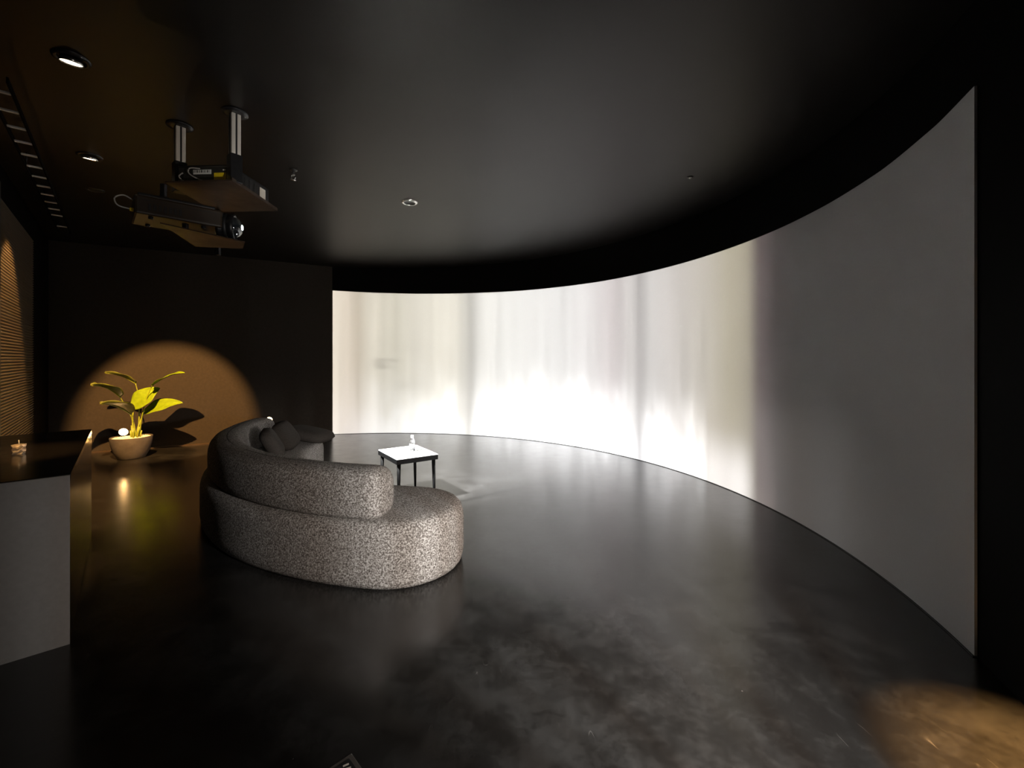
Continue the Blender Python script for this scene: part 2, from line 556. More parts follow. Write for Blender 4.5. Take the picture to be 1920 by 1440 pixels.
# ================================================================ THE ROOM
left_end = wpt(A1 + 0.1)
outline = [wpt(A1 + 0.1 + (AEND - A1 - 0.1) * i / 140, RAD + 0.10) for i in range(141)]
outline.append(CORNER - SN * 0.05)
struct(obj('floor', prism([(p.x, p.y) for p in outline], -0.12, 0.0), M_FLOOR))
struct(obj('ceiling', prism([(p.x, p.y) for p in outline], ZC, ZC + 0.12), M_CEIL))

ZT = [(-19.7, 2.772), (-15.8, 2.733), (-9.7, 2.697), (-2, 2.678), (5, 2.668), (13.7, 2.663), (27.7, 2.654), (40.2, 2.650),
      (57.3, 2.662), (73.8, 2.686), (84.6, 2.702), (95, 2.722), (104.4, 2.743)]


def z_top(a):
    a = max(ZT[0][0], min(ZT[-1][0], a))
    for (x0, y0), (x1, y1) in zip(ZT, ZT[1:]):
        if a <= x1:
            s = (a - x0) / (x1 - x0)
            s = s * s * (3 - 2 * s) * 0.3 + s * 0.7
            return y0 + (y1 - y0) * s
    return ZT[-1][1]


wall_right = struct(obj('wall_right', arc_wall(A1 + 0.1, AEND, RAD, RAD + 0.10, 0.0, ZC, 220), M_BLACKWALL, smooth=False))
scr = obj('projection_screen', arc_wall(A0, A1, RAD - 0.012, RAD - 0.0005, 0.007, z_top, 240), M_SCREEN)
tag(scr, 'long white curved projection screen wrapping the black round wall', 'screen')
struct(obj('trim_1', arc_wall(A1, A0, RAD - 0.018, RAD - 0.0005, 0.0, 0.006, 200), M_BLACKTRIM))


def flat_wall(p, q, thick, z0, z1, nrm):
    p, q = Vector(p), Vector(q)
    off = Vector(nrm) * -thick
    return prism([(p.x, p.y), (q.x, q.y), (q.x + off.x, q.y + off.y), (p.x + off.x, p.y + off.y)], z0, z1)


bdir = (left_end - CORNER).normalized()
bn_in = Vector((bdir.y, -bdir.x, 0))           # back wall normal, into the room
struct(obj('wall_back', flat_wall(CORNER, left_end, 0.10, 0.0, ZC, bn_in), M_BROWNWALL))
base_p = CORNER + bn_in * 0.0005 + bdir * 0.02
struct(obj('highlight_strip_back', flat_wall(base_p + bn_in * 0.010, left_end + bn_in * 0.010 - bdir * 0.05, 0.010, 0.0, 0.022, bn_in), M_BROWNMETAL))  # low strip added for the thin highlight along the wall foot
near_end = wpt(AEND)
wall_left = struct(obj('wall_left', flat_wall(CORNER, near_end, 0.10, 0.0, ZC, SN), M_BLACKWALL))

# horizontal ribs on the left wall (about five pixels each: one joined part)
bm = bmesh.new()
pitch = 0.029
s0, s1 = 1.55, 3.75
prof = []
nrib = int(2.9 / pitch)
for i in range(nrib):
    z = 0.02 + i * pitch
    prof += [(0.002, z), (0.011, z + 0.004), (0.014, z + 0.0105), (0.011, z + 0.017), (0.002, z + 0.021)]
a_, b_ = [], []
for d, z in prof:
    p = CORNER + SDIR * s0 + SN * d
    q = CORNER + SDIR * s1 + SN * d
    a_.append(bm.verts.new((p.x, p.y, z)))
    b_.append(bm.verts.new((q.x, q.y, z)))
for i in range(len(prof) - 1):
    bm.faces.new((a_[i], a_[i + 1], b_[i + 1], b_[i]))
ribs = obj('slat_panel', bm, M_SLAT, wall_left)
ribs['kind'] = 'stuff'
pp = CORNER + SDIR * (s1 + 0.02)
bm = bx((0, 0, 0), (0.04, 0.05, 2.94), Matrix.Rotation(math.atan2(SDIR.y, SDIR.x), 3, 'Z'))
obj('panel_edge', bm, M_BLACKTRIM, wall_left, loc=(pp + SN * 0.026 + Vector((0, 0, 1.475))))

# ================================================================ CEILING FITTINGS
def downlight(label, x, y, kind, watts=0.0, size=60, blend=0.4, target=None, rad=0.055):
    """kind: 'open' flush lit ring, 'snoot' deep black tube that hides its lens, 'off' unlit chrome ring"""
    t_ = thing('downlight', label, 'light', (x, y, ZC - 0.0005))
    if kind == 'snoot':
        obj('snoot', lathe([(rad * 1.3, 0.0), (rad * 1.3, -0.085), (rad * 1.2, -0.085), (rad * 1.2, -0.002)], 40), M_BLACKMETAL, t_, True)
        obj('lens', lathe([(0, -0.020), (rad * 0.6, -0.019), (rad * 1.1, -0.010), (rad * 1.1, -0.001), (0, -0.001)], 40), M_DOWNGLOW, t_, True)
        drop = 0.088
    elif kind == 'baffled':
        obj('trim_ring', lathe([(rad * 1.0, -0.001), (rad * 1.0, -0.006), (rad * 1.18, -0.008), (rad * 1.42, -0.004), (rad * 1.45, 0.0)], 40), M_BLACKMETAL, t_, True)
        obj('baffle', lathe([(rad * 1.0, -0.005), (rad * 0.8, -0.002), (0, -0.001)], 40), M_BLACKTRIM, t_, True)
        drop = 0.012
    else:
        obj('trim_ring', lathe([(rad * 1.0, -0.001), (rad * 1.0, -0.010), (rad * 1.18, -0.014), (rad * 1.42, -0.006), (rad * 1.45, 0.0)], 40),
            M_CHROME if kind == 'off' else M_BLACKMETAL, t_, True)
        if kind == 'open':
            aim_ = Vector((-0.34, 0.30, -2.3)).normalized()
            gm = Matrix.Translation((0, 0, -0.026)) @ aim_.to_track_quat('Z', 'Y').to_matrix().to_4x4()
            hd_ = obj('gimbal_head', lathe([(0, -0.024), (rad * 0.80, -0.022), (rad * 0.92, 0.004), (rad * 0.84, 0.004), (rad * 0.80, -0.004)], 40, None, gm), M_CHROME, t_, True)
            obj('lens', lathe([(0, -0.003), (rad * 0.80, -0.003), (rad * 0.5, 0.000), (0, 0.002)], 40, None, gm), M_DOWNGLOW, hd_, True)
        else:
            obj('baffle', lathe([(rad * 1.0, -0.010), (rad * 0.9, -0.003), (0, -0.002)], 40), M_BLACKTRIM, t_, True)
        drop = 0.045
    if watts:
        add_spot('downlight_beam', (x, y, ZC - drop), target or (x, y, 0), watts, WARM, size, blend, 0.006 if kind == 'baffled' else 0.02)
    return t_


downlight('glowing warm recessed downlight nearest the viewer, upper left ceiling corner', -2.57, 2.55, 'open', 380, 22, 0.9, (-3.05, 2.72, 0.86), 0.060)
downlight('glowing warm recessed downlight between cable ladder and projector mount', -3.65, 3.78, 'open', 3500, 31.5, 0.42, (-5.58, 7.15, 0.42), 0.060)
downlight('black baffled downlight beside left wall whose beam rakes the slatted panel', -4.33, 4.545, 'baffled', 620, 58, 0.30, (-4.79, 4.14, 1.0), 0.052)
downlight('unlit recessed downlight with bright chrome ring in mid ceiling', -1.147, 4.90, 'off', rad=0.062)
downlight('black baffled downlight above the right end of the white screen', 1.70, 1.50, 'baffled', 5200, 19, 1.0, (1.80, 1.47, 0), 0.052)

# sprinkler head hanging below the ceiling
t_ = thing('sprinkler_head', 'small metal sprinkler head hanging from ceiling right of projector', 'sprinkler', (-2.03, 4.06, ZC))
obj('escutcheon', lathe([(0, 0), (0.035, -0.001), (0.034, -0.006), (0.014, -0.012), (0, -0.012)], 24), M_BLACKMETAL, t_, True)
obj('pipe', lathe([(0, -0.011), (0.011, -0.012), (0.011, -0.040), (0.016, -0.042), (0.016, -0.050), (0, -0.050)], 16), M_CHROME, t_, True)
for s in (-1, 1):
    obj('frame_arm', tube(curve_pts([(s * 0.012, 0, -0.048), (s * 0.021, 0, -0.064), (s * 0.014, 0, -0.084), (s * 0.003, 0, -0.094)], 5), 0.0034, 8), M_CHROME, t_, True)
obj('glass_bulb', lathe([(0, -0.050), (0.004, -0.053), (0.004, -0.086), (0, -0.090)], 12), M_GLASS, t_, True)
obj('deflector', lathe([(0, -0.092), (0.022, -0.094), (0.024, -0.097), (0, -0.098)], 16), M_CHROME, t_, True)
# tiny detector
t_ = thing('ceiling_sensor', 'tiny pale round sensor on ceiling near the right side', 'sensor', (1.72, 4.22, ZC))
obj('base', lathe([(0, 0), (0.030, 0), (0.028, -0.006), (0, -0.006)], 24), M_BLACKMETAL, t_, True)
obj('lens', lathe([(0.014, -0.006), (0.012, -0.013), (0.006, -0.017), (0, -0.018)], 16), M_WHITESTICK, t_, True)

# cable ladder along the left wall: rungs 0.284 m apart
t_ = thing('cable_ladder', 'narrow black cable ladder with pale rungs along the upper left wall', 'cable tray')
zr = 3.10
f0 = Vector((-3.333, 2.897, zr))
step_v = -SDIR * 0.284
for side_ in (-1, 1):
    a = f0 - step_v * 1.6 + SN * side_ * 0.052
    b = f0 + step_v * 13.2 + SN * side_ * 0.052
    bm = bmesh.new()
    mid = (a + b) / 2
    box(bm, mid, ((b - a).length, 0.010, 0.035), Matrix.Rotation(math.atan2(SDIR.y, SDIR.x), 3, 'Z'))
    obj('side_rail', bm, M_BLACKWALL, t_)
rung_mesh = None
for i in list(range(-1, 11)) + [12]:
    p = f0 + step_v * i
    if rung_mesh is None:
        r_ = obj('rung', bx((0, 0, 0), (0.092, 0.026, 0.012), Matrix.Rotation(math.atan2(SN.y, SN.x), 3, 'Z'), 0.003), M_RUNG, t_)
        rung_mesh = r_.data
    else:
        r_ = bpy.data.objects.new('rung', rung_mesh)
        COL.objects.link(r_)
        r_.parent = t_
    r_.location = p - Vector((0, 0, 0.010))
for i in (0, 4, 8, 12.6):
    p = f0 + step_v * i
    obj('hanger_rod', tube([p - SN * 0.047 + Vector((0, 0, 0.0)), Vector((p.x, p.y, ZC)) - SN * 0.047], 0.005, 8), M_BLACKMETAL, t_, True)

# ================================================================ PROJECTORS ON THEIR CEILING MOUNT
mt = thing('projector_mount', 'ceiling mount of two aluminium posts holding stacked metal trays', 'mount')


def post(x, y, zmid):
    rz = Matrix.Rotation(math.radians(52), 3, 'Z')
    obj('ceiling_plate', lathe([(0, ZC), (0.085, ZC), (0.085, ZC - 0.008), (0.05, ZC - 0.014), (0, ZC - 0.014)], 28), M_BLACKMETAL, mt, True).location = (x, y, 0)
    pr = obj('post', bx((x, y, (ZC - 0.014 + zmid) / 2), (0.062, 0.062, ZC - 0.014 - zmid), rz, 0.006), M_ALU, mt)
    for k in range(4):
        a = math.radians(52 + 90 * k)
        d = Vector((math.cos(a), math.sin(a), 0)) * 0.0312
        obj('groove', bx((x + d.x, y + d.y, (ZC - 0.016 + zmid) / 2), (0.002, 0.012, ZC - 0.02 - zmid), Matrix.Rotation(a, 3, 'Z')), M_GROOVE, pr)
    obj('sleeve', bx((x, y, (zmid + 2.696) / 2), (0.078, 0.078, zmid - 2.696), rz, 0.004), M_BLACKMETAL, mt)


post(-1.975, 3.115, 2.895)
post(-2.500, 3.290, 2.920)
# upper tray
up_pts = [(-2.44, 3.075), (-1.945, 3.04), (-1.965, 3.665), (-2.50, 3.69)]
bm = prism(up_pts, 2.686, 2.696)
obj('upper_tray', bm, M_BROWNMETAL, mt)
rim = obj('tray_lip', flat_wall((-1.945, 3.04, 0), (-1.965, 3.665, 0), 0.006, 2.696, 2.709, (1, 0, 0)), M_BROWNMETAL, mt)
obj('support_strut', bx((-2.47, 3.10, 2.575), (0.03, 0.03, 0.22), None, 0.003), M_BLACKMETAL, mt)
obj('support_strut', bx((-2.46, 3.66, 2.50), (0.03, 0.03, 0.37), None, 0.003), M_BLACKMETAL, mt)
# lower tray
lo_pts = [(-2.265, 2.815), (-2.00, 3.275), (-2.13, 3.46), (-2.46, 3.40)]
obj('lower_tray', prism(lo_pts, 2.318, 2.326), M_BROWNMETAL, mt)
obj('support_strut', bx((-2.33, 3.12, 2.37), (0.03, 0.03, 0.085), None, 0.003), M_BLACKMETAL, mt)
obj('support_strut', bx((-2.36, 3.36, 2.37), (0.03, 0.03, 0.085), None, 0.003), M_BLACKMETAL, mt)

# upper projector standing on the upper tray: rear panel faces the viewer
pu = thing('projector', 'black projector with yellow and white stickers on its rear, on upper tray', 'projector', (-2.21, 3.38, 2.6965), math.radians(-3))
obj('body', bx((0, 0.0, 0.075), (0.40, 0.46, 0.15), None, 0.012), M_BLACKMETAL, pu)
obj('rear_panel', bx((0, -0.232, 0.068), (0.37, 0.006, 0.118), None, 0.002), M_BLACKTRIM, pu)
st = obj('white_sticker', bx((-0.005, -0.2358, 0.094), (0.135, 0.002, 0.032)), M_WHITESTICK, pu)
st['label'] = 'white bar-code sticker'
for k, (w_, xx) in enumerate([(.005, -.06), (.003, -.05), (.007, -.037), (.003, -.026), (.004, -.017), (.008, -.004), (.003, .008), (.005, .018), (.003, .028), (.007, .04), (.003, .052)]):
    obj('print_bar', bx((-0.005 + xx, -0.2370, 0.098), (w_, 0.0006, 0.018)), M_GROOVE, st)
ys = obj('yellow_sticker', bx((0.128, -0.2358, 0.056), (0.090, 0.002, 0.060)), M_YELLOW, pu)
ys['label'] = 'yellow warning sticker'
for k, x in enumerate((0.068, 0.098, 0.128)):
    obj('plug', lathe([(0, 0), (0.010, 0.001), (0.010, 0.022), (0, 0.024)], 12, None, Matrix.Translation((x, -0.236, 0.010)) @ Matrix.Rotation(PI / 2, 4, 'X')), M_YELLOW, pu, True)
for x, z in ((-0.155, 0.030), (-0.128, 0.016), (-0.10, 0.026), (0.0, 0.014), (0.16, 0.105)):
    obj('socket', bx((x, -0.2365, z), (0.022, 0.004, 0.010), None, 0.001), M_ALU, pu)
obj('cable', tube(curve_pts([(-0.02, -0.237, 0.118), (-0.075, -0.262, 0.112), (-0.082, -0.265, 0.075), (-0.02, -0.262, 0.035), (0.045, -0.248, 0.016), (0.068, -0.242, 0.012)], 8), 0.0045, 8), M_CABLE, pu, True)
obj('cable', tube(curve_pts([(-0.15, -0.237, 0.090), (-0.160, -0.258, 0.060), (-0.142, -0.262, 0.034), (-0.125, -0.240, 0.020)], 8), 0.0045, 8), M_CABLE, pu, True)
for y in (-0.12, -0.06, 0.0, 0.06):
    obj('vent_slot', bx((0.2005, y, 0.08), (0.003, 0.035, 0.07), None, 0.001), M_GROOVE, pu)
obj('side_panel', bx((0.2015, 0.14, 0.07), (0.004, 0.07, 0.09), None, 0.001), M_ALU, pu)

# lower projector: its lens looks to the curved screen
ua = math.atan2(0.69, 0.72)
pj = thing('projector', 'brown-black projector with lit round lens under the upper tray', 'projector', (-2.46, 3.215, 2.42), ua)
# local x is the lens axis, local -y faces the viewer
obj('body', bx((0, 0, 0.068), (0.50, 0.36, 0.128), None, 0.014), M_PROJBODY, pj)
obj('top_cover', bx((-0.01, 0.0, 0.142), (0.44, 0.32, 0.022), None, 0.006), M_BLACKMETAL, pj)
obj('seam', bx((0.0, -0.1805, 0.100), (0.47, 0.002, 0.003)), M_GROOVE, pj)
for k in range(7):
    obj('vent_slot', bx((-0.17 + k * 0.028, -0.1808, 0.058), (0.016, 0.003, 0.045), None, 0.001), M_GROOVE, pj)
obj('front_bezel', bx((0.252, -0.03, 0.066), (0.016, 0.25, 0.118), None, 0.006), M_BLACKMETAL, pj)
ly = Matrix.Translation((0.245, -0.06, 0.040)) @ Matrix.Rotation(math.radians(-24), 4, 'Z') @ Matrix.Rotation(PI / 2, 4, 'Y')
lb = obj('lens_barrel', lathe([(0, 0), (0.098, 0.0), (0.100, 0.020), (0.092, 0.030), (0.092, 0.075), (0.098, 0.082), (0.098, 0.110), (0.088, 0.114), (0.080, 0.095), (0, 0.095)], 40, None, ly), M_BLACKMETAL, pj, True)
obj('lens_glass', lathe([(0.080, 0.096), (0.076, 0.118), (0.060, 0.142), (0.034, 0.157), (0, 0.163)], 40, None, ly), M_LENSGLASS, lb, True)
obj('lit_core', lathe([(0.024, 0.156), (0.018, 0.166), (0, 0.170)], 24, None, ly @ Matrix.Translation((0.0, -0.012, -0.002))), M_LENSGLOW, lb, True)
for r in (0.0985,):
    obj('focus_ring', lathe([(0.093, 0.040), (r, 0.043), (r, 0.065), (0.093, 0.068)], 40, None, ly), M_BLACKTRIM, lb, True)
obj('cable', tube(curve_pts([(-0.245, -0.10, 0.10), (-0.30, -0.14, 0.115), (-0.345, -0.15, 0.085), (-0.33, -0.13, 0.045), (-0.262, -0.11, 0.038)], 8), 0.0045, 8), M_CABLE, pj, True)
plug = obj('plug', bx((-0.258, -0.11, 0.036), (0.024, 0.016, 0.022), None, 0.003), M_YELLOW, pj)
for x, y in ((-0.16, -0.12), (0.14, -0.12), (-0.16, 0.12), (0.14, 0.12)):
    obj('foot', lathe([(0, 0.006), (0.014, 0.005), (0.014, -0.010), (0, -0.011)], 14, None, Matrix.Translation((x, y, 0))), M_BLACKMETAL, pj, True)

# ================================================================ COUNTER
ct = thing('counter', 'black topped counter with white end panel by the left wall', 'counter')
corner = Vector((-2.245, 2.22, 0))
e_side = Vector((-1.255, 1.42, 0)).normalized()       # long side, receding
e_front = Vector((-0.748, -0.664, 0)).normalized()    # short end, towards the wall
LONG, DEEP, CZ = 1.895, 0.60, 0.861


def cpt(a, b):
    p = corner + e_side * a + e_front * b
    return (p.x, p.y)


obj('body', prism([cpt(0.016, 0.012), cpt(LONG - 0.01, 0.012), cpt(LONG - 0.01, DEEP), cpt(0.016, DEEP)], 0.0, CZ - 0.032), M_COUNTERSIDE, ct)
obj('end_panel', prism([cpt(0.0, 0.0), cpt(0.0155, 0.0), cpt(0.0155, DEEP), cpt(0.0, DEEP)], 0.0, CZ - 0.004), M_COUNTERFRONT, ct)['label'] = 'plain white end panel'
obj('side_panel', prism([cpt(0.0160, 0.0), cpt(LONG, 0.0), cpt(LONG, 0.0115), cpt(0.0160, 0.0115)], 0.0, CZ - 0.032), M_COUNTERSIDE, ct)
obj('countertop', prism([cpt(0.0160, -0.002), cpt(LONG + 0.004, -0.002), cpt(LONG + 0.004, DEEP), cpt(0.0160, DEEP)], CZ - 0.0315, CZ), M_COUNTERTOP, ct)

# faceted glass candle on the counter
cd = thing('candle_holder', 'small faceted glass candle holder with upright wick on the black countertop', 'candle', (-3.045, 2.70, CZ + 0.0005), math.radians(20))
bm = bmesh.new()
levels = [(0.0, 0.025, 0.0), (0.014, 0.029, 0.2), (0.030, 0.026, 0.0), (0.044, 0.030, 0.2), (0.058, 0.028, 0.0)]
rings = []
N = 8
for z, r, tw in levels:
    ring = []
    for k in range(N):
        a = 2 * PI * (k + tw * 2.5) / N
        q = max(abs(math.cos(a)), abs(math.sin(a)))
        ring.append(bm.verts.new((r * math.cos(a) / q ** 0.6, r * math.sin(a) / q ** 0.6, z)))
    rings.append(ring)
for a, b in zip(rings, rings[1:]):
    for k in range(N):
        j = (k + 1) % N
        bm.faces.new((a[k], a[j], b[j]))
        bm.faces.new((a[k], b[j], b[k]))
bm.faces.new(rings[0][::-1])
top_in = [bm.verts.new((v.co.x * 0.72, v.co.y * 0.72, 0.058)) for v in rings[-1]]
bot_in = [bm.verts.new((v.co.x * 0.62, v.co.y * 0.62, 0.014)) for v in rings[-1]]
for k in range(N):
    j = (k + 1) % N
    bm.faces.new((rings[-1][k], rings[-1][j], top_in[j], top_in[k]))
    bm.faces.new((top_in[k], top_in[j], bot_in[j], bot_in[k]))
bm.faces.new(bot_in)
obj('glass_cup', bm, M_CRYSTAL, cd)
obj('wax', lathe([(0, 0.0145), (0.0145, 0.0145), (0.0165, 0.044), (0.013, 0.046), (0, 0.045)], 20), M_WAX, cd, True)
obj('wick', tube([(0, 0, 0.045), (0.001, 0, 0.065), (0.0, 0.0, 0.084)], 0.0022, 8), M_WHITESTICK, cd, True)

# ================================================================ SOFA
SCX, SCY = -0.49, 5.45


def band(ang0, ang1, rc, inset_levels, half, n_arc=64, n_cap=14, cap_sq=1.0):
    """rounded solid following an arc: footprint = arc band of half width, ends rounded"""
    bm = bmesh.new()
    rings = []
    a0, a1 = math.radians(ang0), math.radians(ang1)
    c0 = Vector((SCX + rc * math.cos(a0), SCY + rc * math.sin(a0), 0))
    c1 = Vector((SCX + rc * math.cos(a1), SCY + rc * math.sin(a1), 0))
    for ins, z in inset_levels:
        w = max(half - ins, 0.002)
        pts = []
        for i in range(n_arc):
            a = a0 + (a1 - a0) * i / n_arc
            pts.append((SCX + (rc + w) * math.cos(a), SCY + (rc + w) * math.sin(a)))
        for i in range(n_cap):                      # far end cap: from outer to inner
            b = PI * i / n_cap
            ce, se = math.cos(b), math.sin(b)
            k = 1.0 / max(1e-6, (abs(ce) ** cap_sq + abs(se) ** cap_sq) ** (1 / cap_sq)) if cap_sq > 2 else 1.0
            rad_v = Vector((math.cos(a1), math.sin(a1), 0))
            tan_v = Vector((-math.sin(a1), math.cos(a1), 0)) * (1 if a1 > a0 else -1)
            q = c1 + rad_v * (w * ce * k) + tan_v * (w * se * k)
            pts.append((q.x, q.y))
        for i in range(n_arc):
            a = a1 + (a0 - a1) * i / n_arc
            pts.append((SCX + (rc - w) * math.cos(a), SCY + (rc - w) * math.sin(a)))
        for i in range(n_cap):
            b = PI * i / n_cap
            ce, se = math.cos(b), math.sin(b)
            k = 1.0 / max(1e-6, (abs(ce) ** cap_sq + abs(se) ** cap_sq) ** (1 / cap_sq)) if cap_sq > 2 else 1.0
            rad_v = Vector((math.cos(a0), math.sin(a0), 0))
            tan_v = Vector((-math.sin(a0), math.cos(a0), 0)) * (-1 if a1 > a0 else 1)
            q = c0 - rad_v * (w * ce * k) + tan_v * (w * se * k)
            pts.append((q.x, q.y))
        rings.append([bm.verts.new((x, y, z)) for x, y in pts])
    n = len(rings[0])
    for r0, r1 in zip(rings, rings[1:]):
        for i in range(n):
            bm.faces.new((r0[i], r0[(i + 1) % n], r1[(i + 1) % n], r1[i]))
    bmesh.ops.remove_doubles(bm, verts=bm.verts, dist=1e-5)
    bot = [v for v in rings[0] if v.is_valid]
    if len(bot) > 2:
        bm.faces.new(bot[::-1])
    return bm


sofa = thing('curved_sofa', 'large curved grey boucle sofa with low wrap-around back, facing the screen', 'sofa')
seat_lv = [(0.05, 0.0), (0.022, 0.010), (0.008, 0.035), (0.0, 0.09), (0.0, 0.19), (0.0, 0.30), (0.004, 0.345), (0.016, 0.380),
           (0.036, 0.403), (0.062, 0.414), (0.11, 0.4205), (0.26, 0.424), (0.38, 0.425), (0.449, 0.425)]
obj('seat_base', band(262.3, 181.5, 2.32, seat_lv, 0.45), M_BOUCLE, sofa, True)
back_lv = [(0.050, 0.413), (0.022, 0.420), (0.008, 0.440), (0.001, 0.49), (0.0, 0.56), (0.003, 0.625), (0.016, 0.672), (0.042, 0.706),
           (0.078, 0.722), (0.115, 0.728), (0.147, 0.729)]
obj('backrest', band(259.4, 183.5, 2.565, back_lv, 0.15, cap_sq=3.2), M_BOUCLE, sofa, True)


def cushion(label, loc, rot, size):
    w, h, d = size
    bm = bmesh.new()
    n = 14
    grid = {}
    for s in (-1, 1):
        for i in range(n + 1):
            for j in range(n + 1):
                u, v = i / n * 2 - 1, j / n * 2 - 1
                edge = max(0.0, (1 - u ** 4) * (1 - v ** 4))
                pinch = 1 - 0.06 * (u * u) * (1 - v * v) - 0.0
                pinch2 = 1 - 0.06 * (v * v) * (1 - u * u)
                grid[s, i, j] = bm.verts.new((u * math.sqrt(1 - 0.30 * v ** 4) * w / 2 * pinch2 * pinch, s * d / 2 * edge ** 0.45, v * math.sqrt(1 - 0.30 * u ** 4) * h / 2 * pinch))
        for i in range(n):
            for j in range(n):
                bm.faces.new((grid[s, i, j], grid[s, i + 1, j], grid[s, i + 1, j + 1], grid[s, i, j + 1]))
    bmesh.ops.remove_doubles(bm, verts=bm.verts, dist=1e-4)
    o = obj('cushion', bm, M_CUSHION, None, True)
    o.location = loc
    o.rotation_euler = rot
    return tag(o, label, 'cushion', 'dark cushions on the curved sofa')


def on_sofa(ang, r, z):
    a = math.radians(ang)
    return (SCX + r * math.cos(a), SCY + r * math.sin(a), z)


cushion('dark scatter cushion leaning on sofa back, nearest of three', on_sofa(207, 2.19, 0.585), (math.radians(-30), 0, math.radians(207 - 90)), (0.46, 0.34, 0.14))
cushion('dark scatter cushion leaning on sofa back, middle of three', on_sofa(193.5, 2.13, 0.580), (math.radians(-34), math.radians(-4), math.radians(190 - 90)), (0.46, 0.34, 0.14))
cushion('dark cushion added over far end of sofa to dim it, closest to the screen', on_sofa(179.0, 2.06, 0.505), (math.radians(-78), math.radians(4), math.radians(182 - 90)), (0.60, 0.56, 0.15))  # added dark cushion, covers the seat end that came out too bright

# ================================================================ COFFEE TABLE + BOTTLE
tb = thing('side_table', 'small rectangular table with white top and black legs before the screen', 'table', (-1.087, 4.546, 0), math.radians(34.8))
TL, TW, TZ = 0.433, 0.557, 0.48
obj('white_top', bx((0, 0, TZ - 0.0035), (TL - 0.006, TW - 0.006, 0.007), None, 0.001), M_WHITETOP, tb)
obj('apron', bx((0, 0, TZ - 0.0305), (TL, TW, 0.0465), None, 0.002), M_TABLEBLACK, tb)
for sx in (-1, 1):
    for sy in (-1, 1):
        x, y = sx * (TL / 2 - 0.035), sy * (TW / 2 - 0.035)
        obj('leg', tube([(x, y, TZ - 0.054), (x + sx * 0.004, y + sy * 0.004, 0.2), (x + sx * 0.008, y + sy * 0.008, 0.0)], [0.019, 0.015, 0.011], 14), M_TABLEBLACK, tb, True)

bt = thing('water_bottle', 'small clear water bottle with white cap on the white table', 'bottle', (-1.04, 4.56, TZ + 0.0005))
obj('glass_body', lathe([(0, 0.002), (0.024, 0.0), (0.028, 0.006), (0.028, 0.045), (0.026, 0.055), (0.028, 0.066), (0.028, 0.100), (0.022, 0.124), (0.012, 0.138), (0.012, 0.150), (0.010, 0.150), (0.010, 0.138), (0.020, 0.122), (0.0255, 0.100), (0.0255, 0.008), (0, 0.006)], 28), M_GLASS, bt, True)
obj('cap', lathe([(0, 0.148), (0.0145, 0.1485), (0.0145, 0.166), (0.013, 0.168), (0, 0.168)], 24), M_CAP, bt, True)
obj('neck_ring', lathe([(0.0125, 0.141), (0.0155, 0.142), (0.0155, 0.145), (0.0125, 0.146)], 24), M_CAP, bt, True)

# ================================================================ POTTED PLANT
pl = thing('potted_plant', 'yellow-lit broad-leaved plant in a round grey stone pot', 'plant', (-5.55, 6.38, 0))
pot = obj('pot', lathe([(0, 0.0), (0.150, 0.0), (0.163, 0.012), (0.205, 0.10), (0.232, 0.20), (0.246, 0.305), (0.244, 0.312), (0.232, 0.312), (0.226, 0.29), (0.0, 0.285)], 48), M_POT, pl, True)
bm = lathe([(0, 0.312), (0.10, 0.309), (0.19, 0.302), (0.226, 0.294), (0.226, 0.288), (0, 0.287)], 40)
gv = obj('gravel', bm, M_GRAVEL, pl, True)
bm = bmesh.new()
for k in range(220):
    a, r = random.uniform(0, 2 * PI), 0.215 * math.sqrt(random.random())
    z = 0.312 - 0.016 * (r / 0.226) ** 2
    s = random.uniform(0.006, 0.011)
    g = bmesh.ops.create_icosphere(bm, subdivisions=1, radius=s)
    bmesh.ops.scale(bm, vec=(1, random.uniform(.7, 1.2), random.uniform(.5, .8)), verts=g['verts'])
    bmesh.ops.translate(bm, vec=(r * math.cos(a), r * math.sin(a), z), verts=g['verts'])
pb = obj('pebbles', bm, M_GRAVEL, pl)
pb['kind'] = 'stuff'


def leaf(start, end, width, wvec, arch, material, nick=False, fold=0.16):
    """paddle leaf from start to end with a mid rib fold; wvec points across the blade"""
    o = Vector((-5.55, 6.38, 0))
    s, e = Vector(start) - o, Vector(end) - o
    ax = (e - s)
    L = ax.length
    axn = ax.normalized()
    wv = (Vector(wvec) - axn * axn.dot(Vector(wvec))).normalized()
    nv = axn.cross(wv).normalized()
    if nv.z < 0:
        nv = -nv
    bm = bmesh.new()
    n, mseg = 20, 4
    rows = []
    for i in range(n + 1):
        u = i / n
        wprof = (math.sin(PI * min(1, (u * 0.96 + 0.02)) ** 0.80)) ** 0.75 * (1 - 0.15 * u)
        c = s + ax * u + nv * (arch * math.sin(PI * u) * L) + Vector((0, 0, -0.10 * L * u ** 3))
        row = []
        for j in range(-mseg, mseg + 1):
            q = j / mseg
            ww = width / 2 * wprof * (1 + 0.05 * math.sin(9 * u + j))
            p = c + wv * (q * ww) + nv * (abs(q) ** 1.3 * fold * width + 0.006 * math.sin(14 * u + q * 3) * abs(q))
            row.append(bm.verts.new(p))
        rows.append(row)
    for r0, r1 in zip(rows, rows[1:]):
        for j in range(2 * mseg):
            bm.faces.new((r0[j], r0[j + 1], r1[j + 1], r1[j]))
    lf = obj('leaf', bm, material, pl, True)
    md = lf.modifiers.new('thickness', 'SOLIDIFY')
    md.thickness = 0.0018
    bm2 = tube([s + ax * (k / 10) * 0.96 + nv * (arch * math.sin(PI * k / 10 * 0.96) * L - 0.003) + Vector((0, 0, -0.10 * L * (k / 10 * 0.96) ** 3)) for k in range(11)],
               [0.006 * (1 - 0.07 * k) for k in range(11)], 6)
    obj('midrib', bm2, M_STALK, lf, True)
    return s


